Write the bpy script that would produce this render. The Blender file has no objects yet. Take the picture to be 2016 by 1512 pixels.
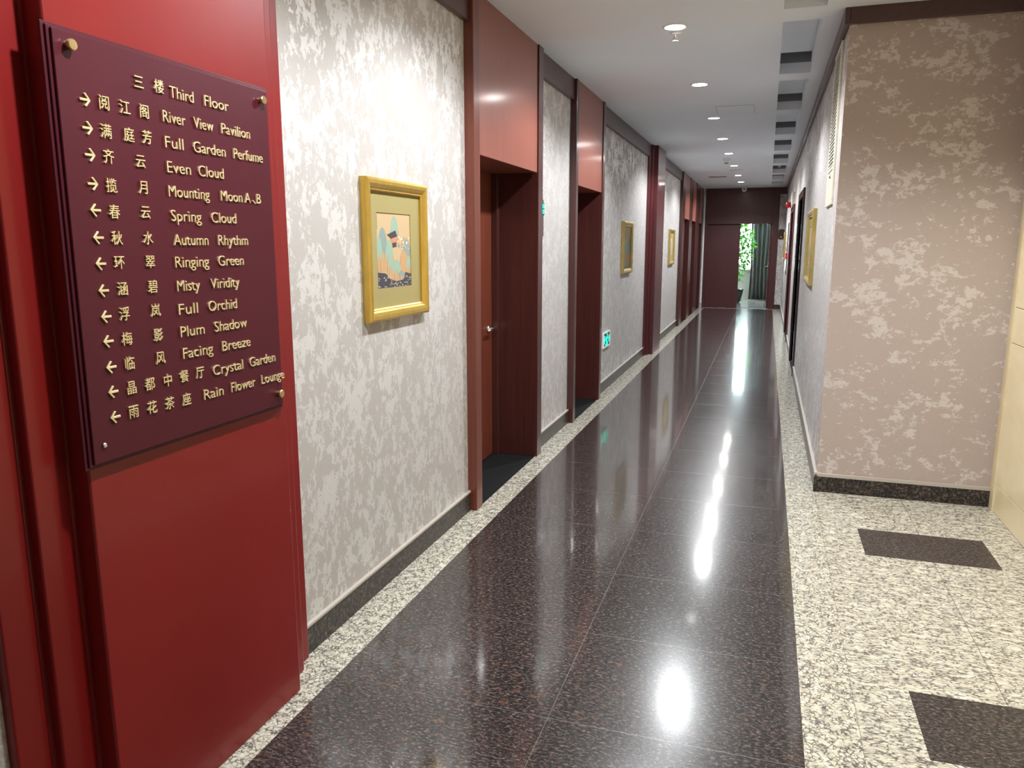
import bpy, bmesh, math, random
from mathutils import Vector, Matrix

random.seed(7)
S = bpy.context.scene
COL = S.collection
PI = math.pi

# ------------------------------------------------------------------ camera, world, exposure
PITCH, YAW, EYE = math.radians(10.288), math.radians(18.091), 1.55
cam_data = bpy.data.cameras.new('camera')
cam_data.sensor_width = 36.0
cam_data.lens = 36.0 * 1515.0 / 2016.0
cam_data.clip_start = 0.02
cam = bpy.data.objects.new('camera', cam_data)
COL.objects.link(cam)
cam.location = (0, 0, EYE)
cam.rotation_euler = (PI / 2 - PITCH, 0, YAW)
S.camera = cam

S.view_settings.view_transform = 'Standard'
S.view_settings.look = 'None'
S.view_settings.gamma = 1.0
S.view_settings.use_curve_mapping = False
S.view_settings.exposure = 0.98

world = bpy.data.worlds.new('daylight')
S.world = world
world.use_nodes = True
bg = world.node_tree.nodes['Background']
bg.inputs[0].default_value = (0.78, 0.90, 1.0, 1)
bg.inputs[1].default_value = 13.0

LAMP_W, LAMP_COL = 78.0, (0.91, 0.965, 1.0)        # corridor downlights
LOBBY_W, LOBBY_COL = 46.0, (1.0, 0.93, 0.83)       # warmer lobby downlights
DISC = 90.0                                        # glow of a lamp face
HC = 2.88                                          # ceiling height
XL, XR, YF = -1.60, 0.38, 19.80                    # corridor walls, far wall
YB = -4.0                                          # wall behind the camera
XB = 1.35                                          # stone wall of the lobby
YR = 5.09                                          # wallpapered return wall


def spot(name, watts, col, angle, blend, radius=0.05):
    d = bpy.data.lights.new(name, 'SPOT')
    d.energy, d.color = watts, col
    d.spot_size, d.spot_blend = math.radians(angle), blend
    d.shadow_soft_size = radius
    return d


# ------------------------------------------------------------------ helpers
def tag(o, label=None, cat=None, group=None, kind=None):
    if label: o['label'] = label
    if cat: o['category'] = cat
    if group: o['group'] = group
    if kind: o['kind'] = kind
    return o


def link(o, parent=None):
    COL.objects.link(o)
    if parent is not None:
        o.parent = parent
    return o


def empty(name, loc=(0, 0, 0), label=None, cat=None, group=None, kind=None):
    o = bpy.data.objects.new(name, None)
    o.empty_display_size = 0.1
    o.location = loc
    link(o)
    return tag(o, label, cat, group, kind)


def obj(name, bm, mats, parent=None, bevel=0, smooth=False, seg=2):
    me = bpy.data.meshes.new(name)
    bmesh.ops.recalc_face_normals(bm, faces=bm.faces)
    bm.to_mesh(me)
    bm.free()
    for m in (mats if isinstance(mats, (list, tuple)) else [mats]):
        me.materials.append(m)
    if smooth:
        for p in me.polygons: p.use_smooth = True
    o = bpy.data.objects.new(name, me)
    link(o, parent)
    if bevel:
        b = o.modifiers.new('bevel', 'BEVEL')
        b.width, b.segments, b.limit_method = bevel, seg, 'ANGLE'
        b.angle_limit = math.radians(40)
    return o


def box(bm, x0, x1, y0, y1, z0, z1, mi=0):
    vs = [bm.verts.new((x, y, z)) for x in (x0, x1) for y in (y0, y1) for z in (z0, z1)]
    for f in ((0, 1, 3, 2), (4, 6, 7, 5), (0, 4, 5, 1), (2, 3, 7, 6), (0, 2, 6, 4), (1, 5, 7, 3)):
        bm.faces.new([vs[i] for i in f]).material_index = mi
    return vs


def quad(bm, pts, mi=0):
    f = bm.faces.new([bm.verts.new(p) for p in pts])
    f.material_index = mi
    return f


def prism(bm, pts, fn, d0, d1, mi=0):
    """outline pts (u,v) extruded between depths d0 and d1; fn(u,v,d)->xyz"""
    a = [bm.verts.new(fn(u, v, d0)) for u, v in pts]
    b = [bm.verts.new(fn(u, v, d1)) for u, v in pts]
    n = len(pts)
    fs = [bm.faces.new(a), bm.faces.new(b[::-1])]
    for i in range(n):
        fs.append(bm.faces.new((a[i], b[i], b[(i + 1) % n], a[(i + 1) % n])))
    for f in fs: f.material_index = mi


def lathe(bm, prof, n=32, axis='z', centre=(0, 0, 0), mi=0):
    """prof: list of (radius, height) revolved about an axis through centre"""
    rings = []
    for r, h in prof:
        ring = []
        for i in range(n):
            a = 2 * PI * i / n
            c, s = math.cos(a) * max(r, 1e-5), math.sin(a) * max(r, 1e-5)
            p = (c, s, h) if axis == 'z' else ((h, c, s) if axis == 'x' else (c, h, s))
            ring.append(bm.verts.new((p[0] + centre[0], p[1] + centre[1], p[2] + centre[2])))
        rings.append(ring)
    for a, b in zip(rings, rings[1:]):
        for i in range(n):
            bm.faces.new((a[i], a[(i + 1) % n], b[(i + 1) % n], b[i])).material_index = mi
    for ring in (rings[0], rings[-1]):
        try: bm.faces.new(ring).material_index = mi
        except ValueError: pass


def tube(bm, pts, r, n=8, mi=0):
    rings = []
    for k, p in enumerate(pts):
        p = Vector(p)
        t = (Vector(pts[min(k + 1, len(pts) - 1)]) - Vector(pts[max(k - 1, 0)])).normalized()
        up = Vector((0, 0, 1)) if abs(t.z) < 0.9 else Vector((1, 0, 0))
        u = t.cross(up).normalized(); v = t.cross(u)
        rr = r[k] if isinstance(r, (list, tuple)) else r
        rings.append([bm.verts.new(p + (u * math.cos(2 * PI * i / n) + v * math.sin(2 * PI * i / n)) * rr) for i in range(n)])
    for a, b in zip(rings, rings[1:]):
        for i in range(n):
            bm.faces.new((a[i], a[(i + 1) % n], b[(i + 1) % n], b[i])).material_index = mi
    bm.faces.new(rings[0]).material_index = mi
    bm.faces.new(rings[-1]).material_index = mi


def copy_tree(o, parent=None):
    c = o.copy()
    COL.objects.link(c)
    if parent is not None: c.parent = parent
    for ch in list(o.children):
        copy_tree(ch, c)
    return c


NB = bmesh.new


# ------------------------------------------------------------------ materials
def mat(name):
    m = bpy.data.materials.new(name)
    m.use_nodes = True
    nt = m.node_tree
    return m, nt, nt.nodes['Principled BSDF']


def plain(name, col, rough=0.5, metal=0.0, coat=0.0, emit=None, estr=0.0, spec=0.5):
    m, nt, b = mat(name)
    b.inputs['Base Color'].default_value = (*col, 1)
    b.inputs['Roughness'].default_value = rough
    b.inputs['Metallic'].default_value = metal
    b.inputs['Coat Weight'].default_value = coat
    b.inputs['Coat Roughness'].default_value = 0.08
    b.inputs['Specular IOR Level'].default_value = spec
    if emit:
        b.inputs['Emission Color'].default_value = (*emit, 1)
        b.inputs['Emission Strength'].default_value = estr
    return m


class NT:
    def __init__(s, nt):
        s.nt, s.n, s.l = nt, nt.nodes, nt.links
        s.pos = s.n.new('ShaderNodeTexCoord').outputs['Object']

    def new(s, t, **kw):
        nd = s.n.new(t)
        for k, v in kw.items(): setattr(nd, k, v)
        return nd

    def put(s, sock, v):
        if hasattr(v, 'is_output'): s.l.new(v, sock)
        else: sock.default_value = v

    def mapping(s, scale=(1, 1, 1), loc=(0, 0, 0), rot=(0, 0, 0), src=None):
        nd = s.new('ShaderNodeMapping')
        s.l.new(src or s.pos, nd.inputs[0])
        nd.inputs['Location'].default_value = loc
        nd.inputs['Rotation'].default_value = rot
        nd.inputs['Scale'].default_value = scale
        return nd.outputs[0]

    def noise(s, vec, scale, detail=4, rough=0.55, dist=0.0, out='Fac'):
        nd = s.new('ShaderNodeTexNoise')
        s.l.new(vec, nd.inputs['Vector'])
        nd.inputs['Scale'].default_value = scale
        nd.inputs['Detail'].default_value = detail
        nd.inputs['Roughness'].default_value = rough
        nd.inputs['Distortion'].default_value = dist
        return nd.outputs[out]

    def voro(s, vec, scale, feature='F1', out='Distance'):
        nd = s.new('ShaderNodeTexVoronoi', feature=feature)
        s.l.new(vec, nd.inputs['Vector'])
        nd.inputs['Scale'].default_value = scale
        return nd.outputs[out]

    def ramp(s, fac, stops, interp='LINEAR'):
        nd = s.new('ShaderNodeValToRGB')
        s.l.new(fac, nd.inputs[0])
        cr = nd.color_ramp
        cr.interpolation = interp
        while len(cr.elements) < len(stops): cr.elements.new(0.5)
        for e, (p, c) in zip(cr.elements, stops):
            e.position = p
            e.color = (*c, 1) if hasattr(c, '__len__') else (c, c, c, 1)
        return nd.outputs[0]

    def math(s, op, a, b=0.0, clamp=False):
        nd = s.new('ShaderNodeMath', operation=op, use_clamp=clamp)
        s.put(nd.inputs[0], a); s.put(nd.inputs[1], b)
        return nd.outputs[0]

    def mix(s, fac, a, b, mode='MIX'):
        nd = s.new('ShaderNodeMix', data_type='RGBA', blend_type=mode)
        s.put(nd.inputs[0], fac)
        for i, v in ((6, a), (7, b)):
            s.put(nd.inputs[i], v if hasattr(v, 'is_output') else (*v, 1))
        return nd.outputs[2]

    def xyz(s, vec=None):
        nd = s.new('ShaderNodeSeparateXYZ')
        s.l.new(vec or s.pos, nd.inputs[0])
        return nd.outputs

    def comb(s, x, y, z):
        nd = s.new('ShaderNodeCombineXYZ')
        for i, v in enumerate((x, y, z)): s.put(nd.inputs[i], v)
        return nd.outputs[0]

    def bump(s, h, strength, dist=0.01):
        nd = s.new('ShaderNodeBump')
        s.l.new(h, nd.inputs['Height'])
        nd.inputs['Strength'].default_value = strength
        nd.inputs['Distance'].default_value = dist
        return nd.outputs[0]


def wallpaper(name, base, scale, lo, hi, lift=1.1, ior=2.3, rough=0.30, tilt=0.0):
    """matt woven paper printed with pearl flakes that shine where they mirror something bright"""
    m, nt, b = mat(name)
    t = NT(nt)
    v = t.mapping(scale=scale)
    n1 = t.noise(v, 22.0, 9, 0.74, 0.25)
    n2 = t.noise(v, 6.0, 3, 0.5)
    mask = t.math('ADD', n1, t.math('MULTIPLY', t.math('SUBTRACT', n2, 0.5), 0.42))
    mask = t.ramp(mask, [(lo, 0.0), (hi, 1.0)])
    fine = t.noise(t.mapping(scale=(1, 1, 0.25)), 420.0, 2, 0.6)
    woven = t.mix(t.math('MULTIPLY', fine, 0.18), base, tuple(c * 0.55 for c in base))
    t.put(b.inputs['Base Color'], t.mix(mask, woven, tuple(min(1.0, lift * (0.55 * c + 0.15 * sum(base))) for c in base)))
    t.put(b.inputs['IOR'], t.math('ADD', 1.35, t.math('MULTIPLY', mask, ior - 1.35)))
    t.put(b.inputs['Roughness'], t.math('SUBTRACT', 0.70, t.math('MULTIPLY', mask, 0.70 - rough)))
    h = t.math('ADD', fine, t.math('MULTIPLY', t.noise(v, 70, 3, 0.6), mask))
    nrm = t.bump(h, 0.28, 0.002)
    if tilt:  # the foil is embossed so that its facets lean slightly towards the floor
        lean = t.new('ShaderNodeVectorMath', operation='ADD')
        t.l.new(nrm, lean.inputs[0])
        t.l.new(t.comb(0.0, 0.0, t.math('MULTIPLY', mask, -tilt)), lean.inputs[1])
        unit = t.new('ShaderNodeVectorMath', operation='NORMALIZE')
        t.l.new(lean.outputs[0], unit.inputs[0])
        nrm = unit.outputs[0]
    t.put(b.inputs['Normal'], nrm)
    return m


def wood(name, c0, c1, rough=0.3, coat=0.35, scale=(60, 60, 1.6), grain=1.0):
    m, nt, b = mat(name)
    t = NT(nt)
    v = t.mapping(scale=scale)
    n = t.noise(v, 1.0, 6, 0.6, 0.4)
    n2 = t.noise(t.mapping(scale=(3, 3, 0.35)), 1.0, 2, 0.5)
    f = t.math('ADD', t.math('MULTIPLY', n, 0.7), t.math('MULTIPLY', n2, 0.3))
    t.put(b.inputs['Base Color'], t.ramp(f, [(0.32, c0), (0.68, c1)]))
    b.inputs['Roughness'].default_value = rough
    b.inputs['Coat Weight'].default_value = coat
    b.inputs['Coat Roughness'].default_value = 0.15
    t.put(b.inputs['Normal'], t.bump(n, 0.12 * grain, 0.002))
    return m


def lacquer(name, c0, c1, rough, coat):
    m, nt, b = mat(name)
    t = NT(nt)
    n = t.noise(t.mapping(scale=(2.5, 2.5, 1.2)), 1.0, 4, 0.55)
    t.put(b.inputs['Base Color'], t.ramp(n, [(0.3, c0), (0.7, c1)]))
    w = t.noise(t.mapping(scale=(1, 1, 0.6)), 9.0, 3, 0.5)
    t.put(b.inputs['Roughness'], t.math('ADD', rough - 0.03, t.math('MULTIPLY', w, 0.06)))
    b.inputs['Coat Weight'].default_value = coat
    b.inputs['Coat Roughness'].default_value = 0.12
    t.put(b.inputs['Normal'], t.bump(t.noise(t.pos, 260, 2, 0.5), 0.02, 0.001))
    return m


def dark_granite(name, rough=0.055, tiled=True):
    m, nt, b = mat(name)
    t = NT(nt)
    x, y, z = t.xyz()
    v = t.mapping(scale=(1.0, 1.9, 1.0))
    flecks = t.noise(v, 62, 7, 0.74, 0.45)
    big = t.noise(v, 30, 5, 0.68, 1.0)
    spark = t.noise(t.pos, 210, 2, 0.5)
    col = t.ramp(flecks, [(0.36, (0.004, 0.004, 0.004)), (0.49, (0.018, 0.015, 0.015)), (0.57, (0.085, 0.068, 0.062)), (0.68, (0.22, 0.18, 0.155))])
    rust = t.ramp(big, [(0.56, 0.0), (0.70, 1.0)])
    amt = 0.34
    if tiled:
        tx = t.math('FLOOR', t.math('DIVIDE', t.math('ADD', x, 1.41), 0.8025))
        ty = t.math('FLOOR', t.math('DIVIDE', t.math('SUBTRACT', y, 0.44), 0.6))
        wn = t.new('ShaderNodeTexWhiteNoise', noise_dimensions='3D')
        t.l.new(t.comb(tx, ty, 3.7), wn.inputs['Vector'])
        r = wn.outputs['Value']
        amt = t.math('ADD', 0.10, t.math('MULTIPLY', t.math('POWER', r, 2.0), 0.75))
    rust = t.math('MULTIPLY', rust, amt)
    col = t.mix(rust, col, (0.22, 0.098, 0.056))
    sp = t.ramp(spark, [(0.70, 0.0), (0.78, 1.0)])
    col = t.mix(t.math('MULTIPLY', sp, 0.5), col, (0.20, 0.18, 0.17))
    rg = t.math('ADD', rough, t.math('MULTIPLY', t.noise(t.pos, 4, 3, 0.6), 0.04))
    if tiled:
        fx = t.math('ABSOLUTE', t.math('SUBTRACT', x, -0.6075))
        gx = t.math('LESS_THAN', fx, 0.0016)
        fy = t.math('FRACT', t.math('DIVIDE', t.math('SUBTRACT', y, 0.44), 0.6))
        gy = t.math('LESS_THAN', fy, 0.0032 / 0.6)
        gr = t.math('MULTIPLY', t.math('MAXIMUM', gx, gy), 0.38)
        col = t.mix(t.math('MULTIPLY', gr, 0.85), col, (0.10, 0.088, 0.08))
        rg = t.math('ADD', rg, t.math('MULTIPLY', gr, 0.5))
    t.put(b.inputs['Base Color'], col)
    b.inputs['Specular IOR Level'].default_value = 0.30
    b.inputs['Coat Weight'].default_value = 0.8 if tiled else 0.2
    b.inputs['Coat IOR'].default_value = 1.5
    t.put(b.inputs['Coat Roughness'], rg)
    t.put(b.inputs['Roughness'], t.math('ADD', rg, 0.15))
    t.put(b.inputs['Normal'], t.bump(t.noise(t.pos, 1.6, 2, 0.5), 0.012, 0.05))
    return m


def light_granite(name, stretch, joints=(), yjoint=None, rough=0.22):
    m, nt, b = mat(name)
    t = NT(nt)
    x, y, z = t.xyz()
    v = t.mapping(scale=stretch, rot=(0, 0, 0.10))
    warp = t.noise(v, 34, 4, 0.6, 0.0, out='Color')
    vv = t.new('ShaderNodeVectorMath', operation='MULTIPLY_ADD')
    t.l.new(warp, vv.inputs[0]); vv.inputs[1].default_value = (0.035, 0.035, 0.035); t.l.new(v, vv.inputs[2])
    edge = t.voro(vv.outputs[0], 58, 'DISTANCE_TO_EDGE')
    patch = t.noise(v, 30, 5, 0.68)
    pale = t.noise(v, 20, 5, 0.65)
    col = t.ramp(pale, [(0.35, (0.44, 0.415, 0.35)), (0.50, (0.60, 0.565, 0.445)), (0.68, (0.70, 0.68, 0.61))])
    veins = t.ramp(edge, [(0.03, 1.0), (0.17, 0.0)])
    veins = t.math('MULTIPLY', veins, t.ramp(patch, [(0.40, 0.0), (0.52, 1.0)]))
    smoke = t.ramp(t.noise(v, 66, 6, 0.75), [(0.48, 0.0), (0.64, 1.0)])
    col = t.mix(t.math('MULTIPLY', smoke, 0.50), col, (0.22, 0.19, 0.19))
    col = t.mix(t.math('MULTIPLY', veins, 0.92), col, (0.055, 0.045, 0.05))
    jm = None
    for jx in joints:
        g = t.math('LESS_THAN', t.math('ABSOLUTE', t.math('SUBTRACT', x, jx)), 0.0017)
        jm = g if jm is None else t.math('MAXIMUM', jm, g)
    if yjoint:
        y0, per = yjoint
        fy = t.math('FRACT', t.math('DIVIDE', t.math('SUBTRACT', y, y0), per))
        g = t.math('MULTIPLY', t.math('LESS_THAN', fy, 0.003 / per), 0.55)
        jm = g if jm is None else t.math('MAXIMUM', jm, g)
    if jm is not None:
        col = t.mix(t.math('MULTIPLY', jm, 0.8), col, (0.13, 0.10, 0.075))
    t.put(b.inputs['Base Color'], col)
    b.inputs['Roughness'].default_value = rough
    return m


def beige_stone(name):
    m, nt, b = mat(name)
    t = NT(nt)
    n = t.noise(t.mapping(scale=(1, 1, 1.6)), 4.0, 6, 0.6, 0.5)
    col = t.ramp(n, [(0.3, (0.70, 0.57, 0.345)), (0.7, (0.78, 0.67, 0.44))])
    t.put(b.inputs['Base Color'], col)
    b.inputs['Roughness'].default_value = 0.28
    return m


def ceiling_paint(name):
    m, nt, b = mat(name)
    t = NT(nt)
    n = t.noise(t.pos, 1.2, 3, 0.5)
    t.put(b.inputs['Base Color'], t.ramp(n, [(0.3, (0.80, 0.855, 0.92)), (0.7, (0.83, 0.885, 0.95))]))
    b.inputs['Roughness'].default_value = 0.7
    t.put(b.inputs['Normal'], t.bump(t.noise(t.pos, 180, 2, 0.5), 0.04, 0.002))
    return m


def gold(name, c0, c1, rough, metal):
    m, nt, b = mat(name)
    t = NT(nt)
    n = t.noise(t.mapping(scale=(30, 30, 8)), 1.0, 5, 0.6)
    t.put(b.inputs['Base Color'], t.ramp(n, [(0.3, c0), (0.7, c1)]))
    b.inputs['Roughness'].default_value = rough
    b.inputs['Metallic'].default_value = metal
    return m


def cloth_mat(name, c0, c1, sc=500):
    m, nt, b = mat(name)
    t = NT(nt)
    n = t.noise(t.mapping(scale=(1, 0.25, 1)), sc, 2, 0.6)
    t.put(b.inputs['Base Color'], t.ramp(n, [(0.35, c0), (0.65, c1)]))
    b.inputs['Roughness'].default_value = 0.8
    return m


M = {}
M['paper_left'] = wallpaper('pearl wallpaper', (0.465, 0.43, 0.41), (1.15, 1.15, 0.80), 0.499, 0.520, 1.36, 2.0, 0.28)
M['paper_right'] = wallpaper('pearl wallpaper of the return wall', (0.47, 0.39, 0.355), (0.80, 1.2, 1.12), 0.556, 0.572, 1.34, 1.9, 0.33)
M['lacquer'] = lacquer('red lacquered wood', (0.175, 0.0075, 0.0072), (0.205, 0.0095, 0.0088), 0.36, 0.18)
M['lacquer'].node_tree.nodes['Principled BSDF'].inputs['Specular IOR Level'].default_value = 0.3
M['sign'] = lacquer('maroon sign board', (0.062, 0.0050, 0.0125), (0.074, 0.0065, 0.0145), 0.42, 0.05)
M['sign'].node_tree.nodes['Principled BSDF'].inputs['Specular IOR Level'].default_value = 0.25
M['mahogany'] = wood('dark mahogany', (0.040, 0.010, 0.009), (0.074, 0.019, 0.015))
M['header'] = wood('reddish mahogany veneer', (0.21, 0.057, 0.037), (0.29, 0.088, 0.057), 0.42, 0.35, (110, 110, 1.2))
M['leaf'] = wood('warm mahogany door', (0.115, 0.024, 0.013), (0.185, 0.045, 0.023), 0.35, 0.3)
M['cornice'] = wood('dark cornice wood', (0.060, 0.026, 0.026), (0.088, 0.038, 0.036), 0.38, 0.2, (40, 1.5, 40))
M['far_door'] = wood('dark wine wood', (0.060, 0.012, 0.013), (0.085, 0.019, 0.019), 0.42, 0.15)
M['black_door'] = plain('near black door wood', (0.022, 0.012, 0.012), 0.3, coat=0.3)
M['dark_floor'] = dark_granite('polished brown granite')
M['dark_stone'] = dark_granite('dark granite skirting', 0.2, False)
M['strip'] = light_granite('pale granite border', (1, 1, 1), (), (0.44, 0.6), 0.18)
M['lobby'] = light_granite('pale granite lobby floor', (0.62, 1.35, 1), (0.37, 0.868, 1.366), (0.72, 0.83), 0.25)
M['cap'] = plain('beige skirting cap', (0.46, 0.415, 0.37), 0.4)
M['mat_black'] = plain('black doorway mat', (0.006, 0.006, 0.0065), 0.85, spec=0.2)
M['stone'] = beige_stone('beige limestone')
M['stone_joint'] = plain('pale stone joint', (0.80, 0.70, 0.48), 0.6)
M['ceiling'] = ceiling_paint('ceiling paint')
M['plaster'] = plain('plain plaster', (0.70, 0.66, 0.62), 0.7)
M['white'] = plain('white metal', (0.78, 0.76, 0.73), 0.4)
M['white_gloss'] = plain('white plastic', (0.82, 0.82, 0.80), 0.25)
M['cream'] = plain('cream enamel', (0.76, 0.70, 0.55), 0.35)
M['dark'] = plain('painted cavity shade', (0.012, 0.012, 0.014), 0.7)
M['slot'] = plain('dark slot metal', (0.24, 0.25, 0.26), 0.6)
M['grey'] = plain('grey plastic', (0.30, 0.29, 0.29), 0.4)
M['chrome'] = plain('brushed steel', (0.70, 0.68, 0.64), 0.25, 1.0)
M['brass'] = gold('brass', (0.62, 0.47, 0.22), (0.78, 0.62, 0.33), 0.30, 1.0)
M['letters'] = gold('gold lettering', (0.80, 0.64, 0.36), (0.90, 0.75, 0.46), 0.38, 0.55)
M['gilt'] = gold('gilded frame', (0.50, 0.31, 0.055), (0.62, 0.41, 0.085), 0.28, 0.65)
M['gilt_old'] = gold('dull gilded frame', (0.42, 0.30, 0.09), (0.58, 0.43, 0.16), 0.34, 0.55)
M['mat'] = cloth_mat('gold silk mount', (0.27, 0.215, 0.075), (0.36, 0.295, 0.12))
M['lampface'] = plain('lamp face', (1, 1, 1), 0.3, emit=(1.0, 0.97, 0.93), estr=DISC)
M['lampface_warm'] = plain('warm lamp face', (1, 1, 1), 0.3, emit=(1.0, 0.84, 0.62), estr=2.0)
M['lampface_off'] = plain('unlit lamp face with added glow', (0.85, 0.85, 0.83), 0.15, emit=(1.0, 0.98, 0.95), estr=6.0)  # lamp is off; the white reflection on its face is put in as glow
M['green_lit'] = plain('lit green sign', (0.0, 0.5, 0.3), 0.3, emit=(0.0, 0.95, 0.60), estr=1.0)
M['green_dark'] = plain('dark green sign face', (0.004, 0.03, 0.025), 0.3)
M['bronze'] = gold('bronze plaque', (0.10, 0.062, 0.032), (0.15, 0.095, 0.05), 0.35, 0.6)
M['red'] = plain('red plastic', (0.62, 0.012, 0.025), 0.3, coat=0.3)
M['paper'] = plain('painted paper ground', (0.50, 0.355, 0.20), 0.7)
M['teal'] = plain('pale green pigment', (0.27, 0.37, 0.28), 0.7)
M['teal2'] = plain('blue green pigment', (0.22, 0.28, 0.26), 0.7)
M['ochre'] = plain('ochre pigment', (0.47, 0.28, 0.135), 0.7)
M['ink'] = plain('dark ink', (0.045, 0.04, 0.05), 0.7)
M['brown'] = plain('brown line pigment', (0.26, 0.15, 0.08), 0.7)
M['pink'] = plain('salmon pigment', (0.55, 0.22, 0.14), 0.7)
M['mist'] = plain('pale blossom pigment', (0.62, 0.55, 0.42), 0.7)
def translucent(name, col, through, amount, rough=0.5):
    m, nt, b = mat(name)
    t = NT(nt)
    n = t.noise(t.pos, 9.0, 3, 0.6)
    b.inputs['Roughness'].default_value = rough
    t.put(b.inputs['Base Color'], t.mix(n, tuple(c * 0.8 for c in col), tuple(c * 1.15 for c in col)))
    tr = t.new('ShaderNodeBsdfTranslucent')
    tr.inputs[0].default_value = (*through, 1)
    mx = t.new('ShaderNodeMixShader')
    mx.inputs[0].default_value = amount
    t.l.new(b.outputs[0], mx.inputs[1]); t.l.new(tr.outputs[0], mx.inputs[2])
    t.l.new(mx.outputs[0], nt.nodes['Material Output'].inputs[0])
    return m


M['curtain'] = translucent('grey curtain', (0.24, 0.235, 0.225), (0.26, 0.25, 0.24), 0.06, 0.7)
M['wine'] = lacquer('red lacquer with painted shade', (0.085, 0.0095, 0.013), (0.105, 0.012, 0.016), 0.34, 0.4)  # same red lacquer for the second pilaster, its dimmer light put into the colour
M['leafgreen'] = translucent('foliage', (0.09, 0.30, 0.05), (0.25, 0.70, 0.12), 0.45, 0.4)
M['bark'] = plain('bark', (0.12, 0.08, 0.05), 0.8)
M['pot'] = plain('dark glazed pot', (0.02, 0.02, 0.022), 0.25)
M['flex'] = plain('silver flexible duct', (0.45, 0.47, 0.48), 0.35, 0.7)
M['cable'] = plain('black cable', (0.01, 0.01, 0.01), 0.5)


def glass_mat():
    m, nt, b = mat('window glass')
    b.inputs['Base Color'].default_value = (0.96, 1, 0.99, 1)
    b.inputs['Transmission Weight'].default_value = 1.0
    b.inputs['Roughness'].default_value = 0.0
    b.inputs['IOR'].default_value = 1.02
    return m


M['glass'] = glass_mat()


def far_floor_mat():
    m, nt, b = mat('veined grey marble')
    t = NT(nt)
    v = t.mapping(scale=(0.8, 3.0, 1), rot=(0, 0, 0.25))
    n = t.noise(v, 3.2, 5, 0.6, 1.6)
    t.put(b.inputs['Base Color'], t.ramp(n, [(0.40, (0.12, 0.125, 0.12)), (0.52, (0.50, 0.50, 0.47)), (0.66, (0.68, 0.68, 0.64))]))
    b.inputs['Roughness'].default_value = 0.12
    return m


M['marble'] = far_floor_mat()

# ------------------------------------------------------------------ floor
DOORS_L = [  # outer near, opening near, opening far, outer far
    (4.065, 4.16, 5.31, 5.42),
    (6.45, 6.53, 7.53, 7.62),
    (15.02, 15.45, 16.40, 16.62),
    (16.72, 17.05, 17.86, 18.10),
    (18.14, 18.80, 19.60, 19.78),
]
bm = NB()
box(bm, -2.4, 1.6, YB - 0.2, YF + 0.3, -0.12, -0.004, 0)
quad(bm, [(-1.41, YB, 0), (0.195, YB, 0), (0.195, 19.58, 0), (-1.41, 19.58, 0)], 0)
quad(bm, [(-1.60, YB, 0), (-1.41, YB, 0), (-1.41, YF, 0), (-1.60, YF, 0)], 1)
quad(bm, [(0.195, YB, 0), (0.37, YB, 0), (0.37, YF, 0), (0.195, YF, 0)], 1)
quad(bm, [(-1.41, 19.58, 0), (0.195, 19.58, 0), (0.195, YF, 0), (-1.41, YF, 0)], 1)
# lobby field with two dark inlays let in
quad(bm, [(0.37, YB, 0), (0.56, YB, 0), (0.56, YR + 0.1, 0), (0.37, YR + 0.1, 0)], 2)
quad(bm, [(1.17, YB, 0), (1.50, YB, 0), (1.50, YR + 0.1, 0), (1.17, YR + 0.1, 0)], 2)
inl = [(2.40 - 1.66 * k, 2.79 - 1.66 * k) for k in (3, 2, 1, 0, -1)]
yy = YB
for a, b_ in inl:
    quad(bm, [(0.56, yy, 0), (1.17, yy, 0), (1.17, a, 0), (0.56, a, 0)], 2)
    quad(bm, [(0.56, a, 0), (1.17, a, 0), (1.17, b_, 0), (0.56, b_, 0)], 3)
    yy = b_
quad(bm, [(0.56, yy, 0), (1.17, yy, 0), (1.17, YR + 0.1, 0), (0.56, YR + 0.1, 0)], 2)
for o0, a, b_, o1 in DOORS_L:
    quad(bm, [(-1.90, o0, 0.001), (-1.555, o0, 0.001), (-1.555, o1, 0.001), (-1.90, o1, 0.001)], 4)
tag(obj('floor', bm, [M['dark_floor'], M['strip'], M['lobby'], M['dark_stone'], M['mat_black']]),
    'polished dark granite corridor floor with pale granite borders', 'floor', kind='structure')

# ------------------------------------------------------------------ ceiling with coffers
COFF = [(-3.5, -2.0), (-1.75, -0.25), (0.0, 1.5), (1.75, 3.25), (3.50, 4.99), (5.26, 6.80), (7.06, 8.55), (8.85, 10.40),
        (10.74, 12.16), (12.49, 14.03), (14.39, 15.90), (16.24, 17.45), (17.91, 18.97)]
CX0, CX1 = 0.014, 0.246
bm = NB()
box(bm, -2.1, CX0, YB - 0.1, YF + 0.02, HC, HC + 0.03)
box(bm, CX1, 1.7, YB - 0.1, YF + 0.02, HC, HC + 0.03)
yy = YB - 0.1
for i, (a, b_) in enumerate(COFF):
    box(bm, CX0, CX1, yy, a, HC, HC + 0.03)
    yy = b_
    top = HC + 0.13
    # upstand walls round the opening
    box(bm, CX0 - 0.012, CX0, a - 0.012, b_ + 0.012, HC + 0.03, top + 0.25)
    box(bm, CX1, CX1 + 0.012, a - 0.012, b_ + 0.012, HC + 0.03, top + 0.25)
    box(bm, CX0, CX1, a - 0.012, a, HC + 0.03, top + 0.25)
    box(bm, CX0, CX1, b_, b_ + 0.012, HC + 0.03, top - 0.05)
    box(bm, CX0, CX1, b_, b_ + 0.012, top - 0.05, top + 0.25, 1)
    box(bm, CX0, CX1, a, b_, top + 0.24, top + 0.25, 1)
    if i != 10:
        box(bm, CX0, CX1, a, b_ - 0.13, top, top + 0.02)
box(bm, CX0, CX1, yy, YF + 0.02, HC, HC + 0.03)
box(bm, -2.4, 1.9, YB - 0.3, YF + 0.2, 3.5, 3.6)  # unseen slab added above the ceiling to keep sky light out
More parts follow.
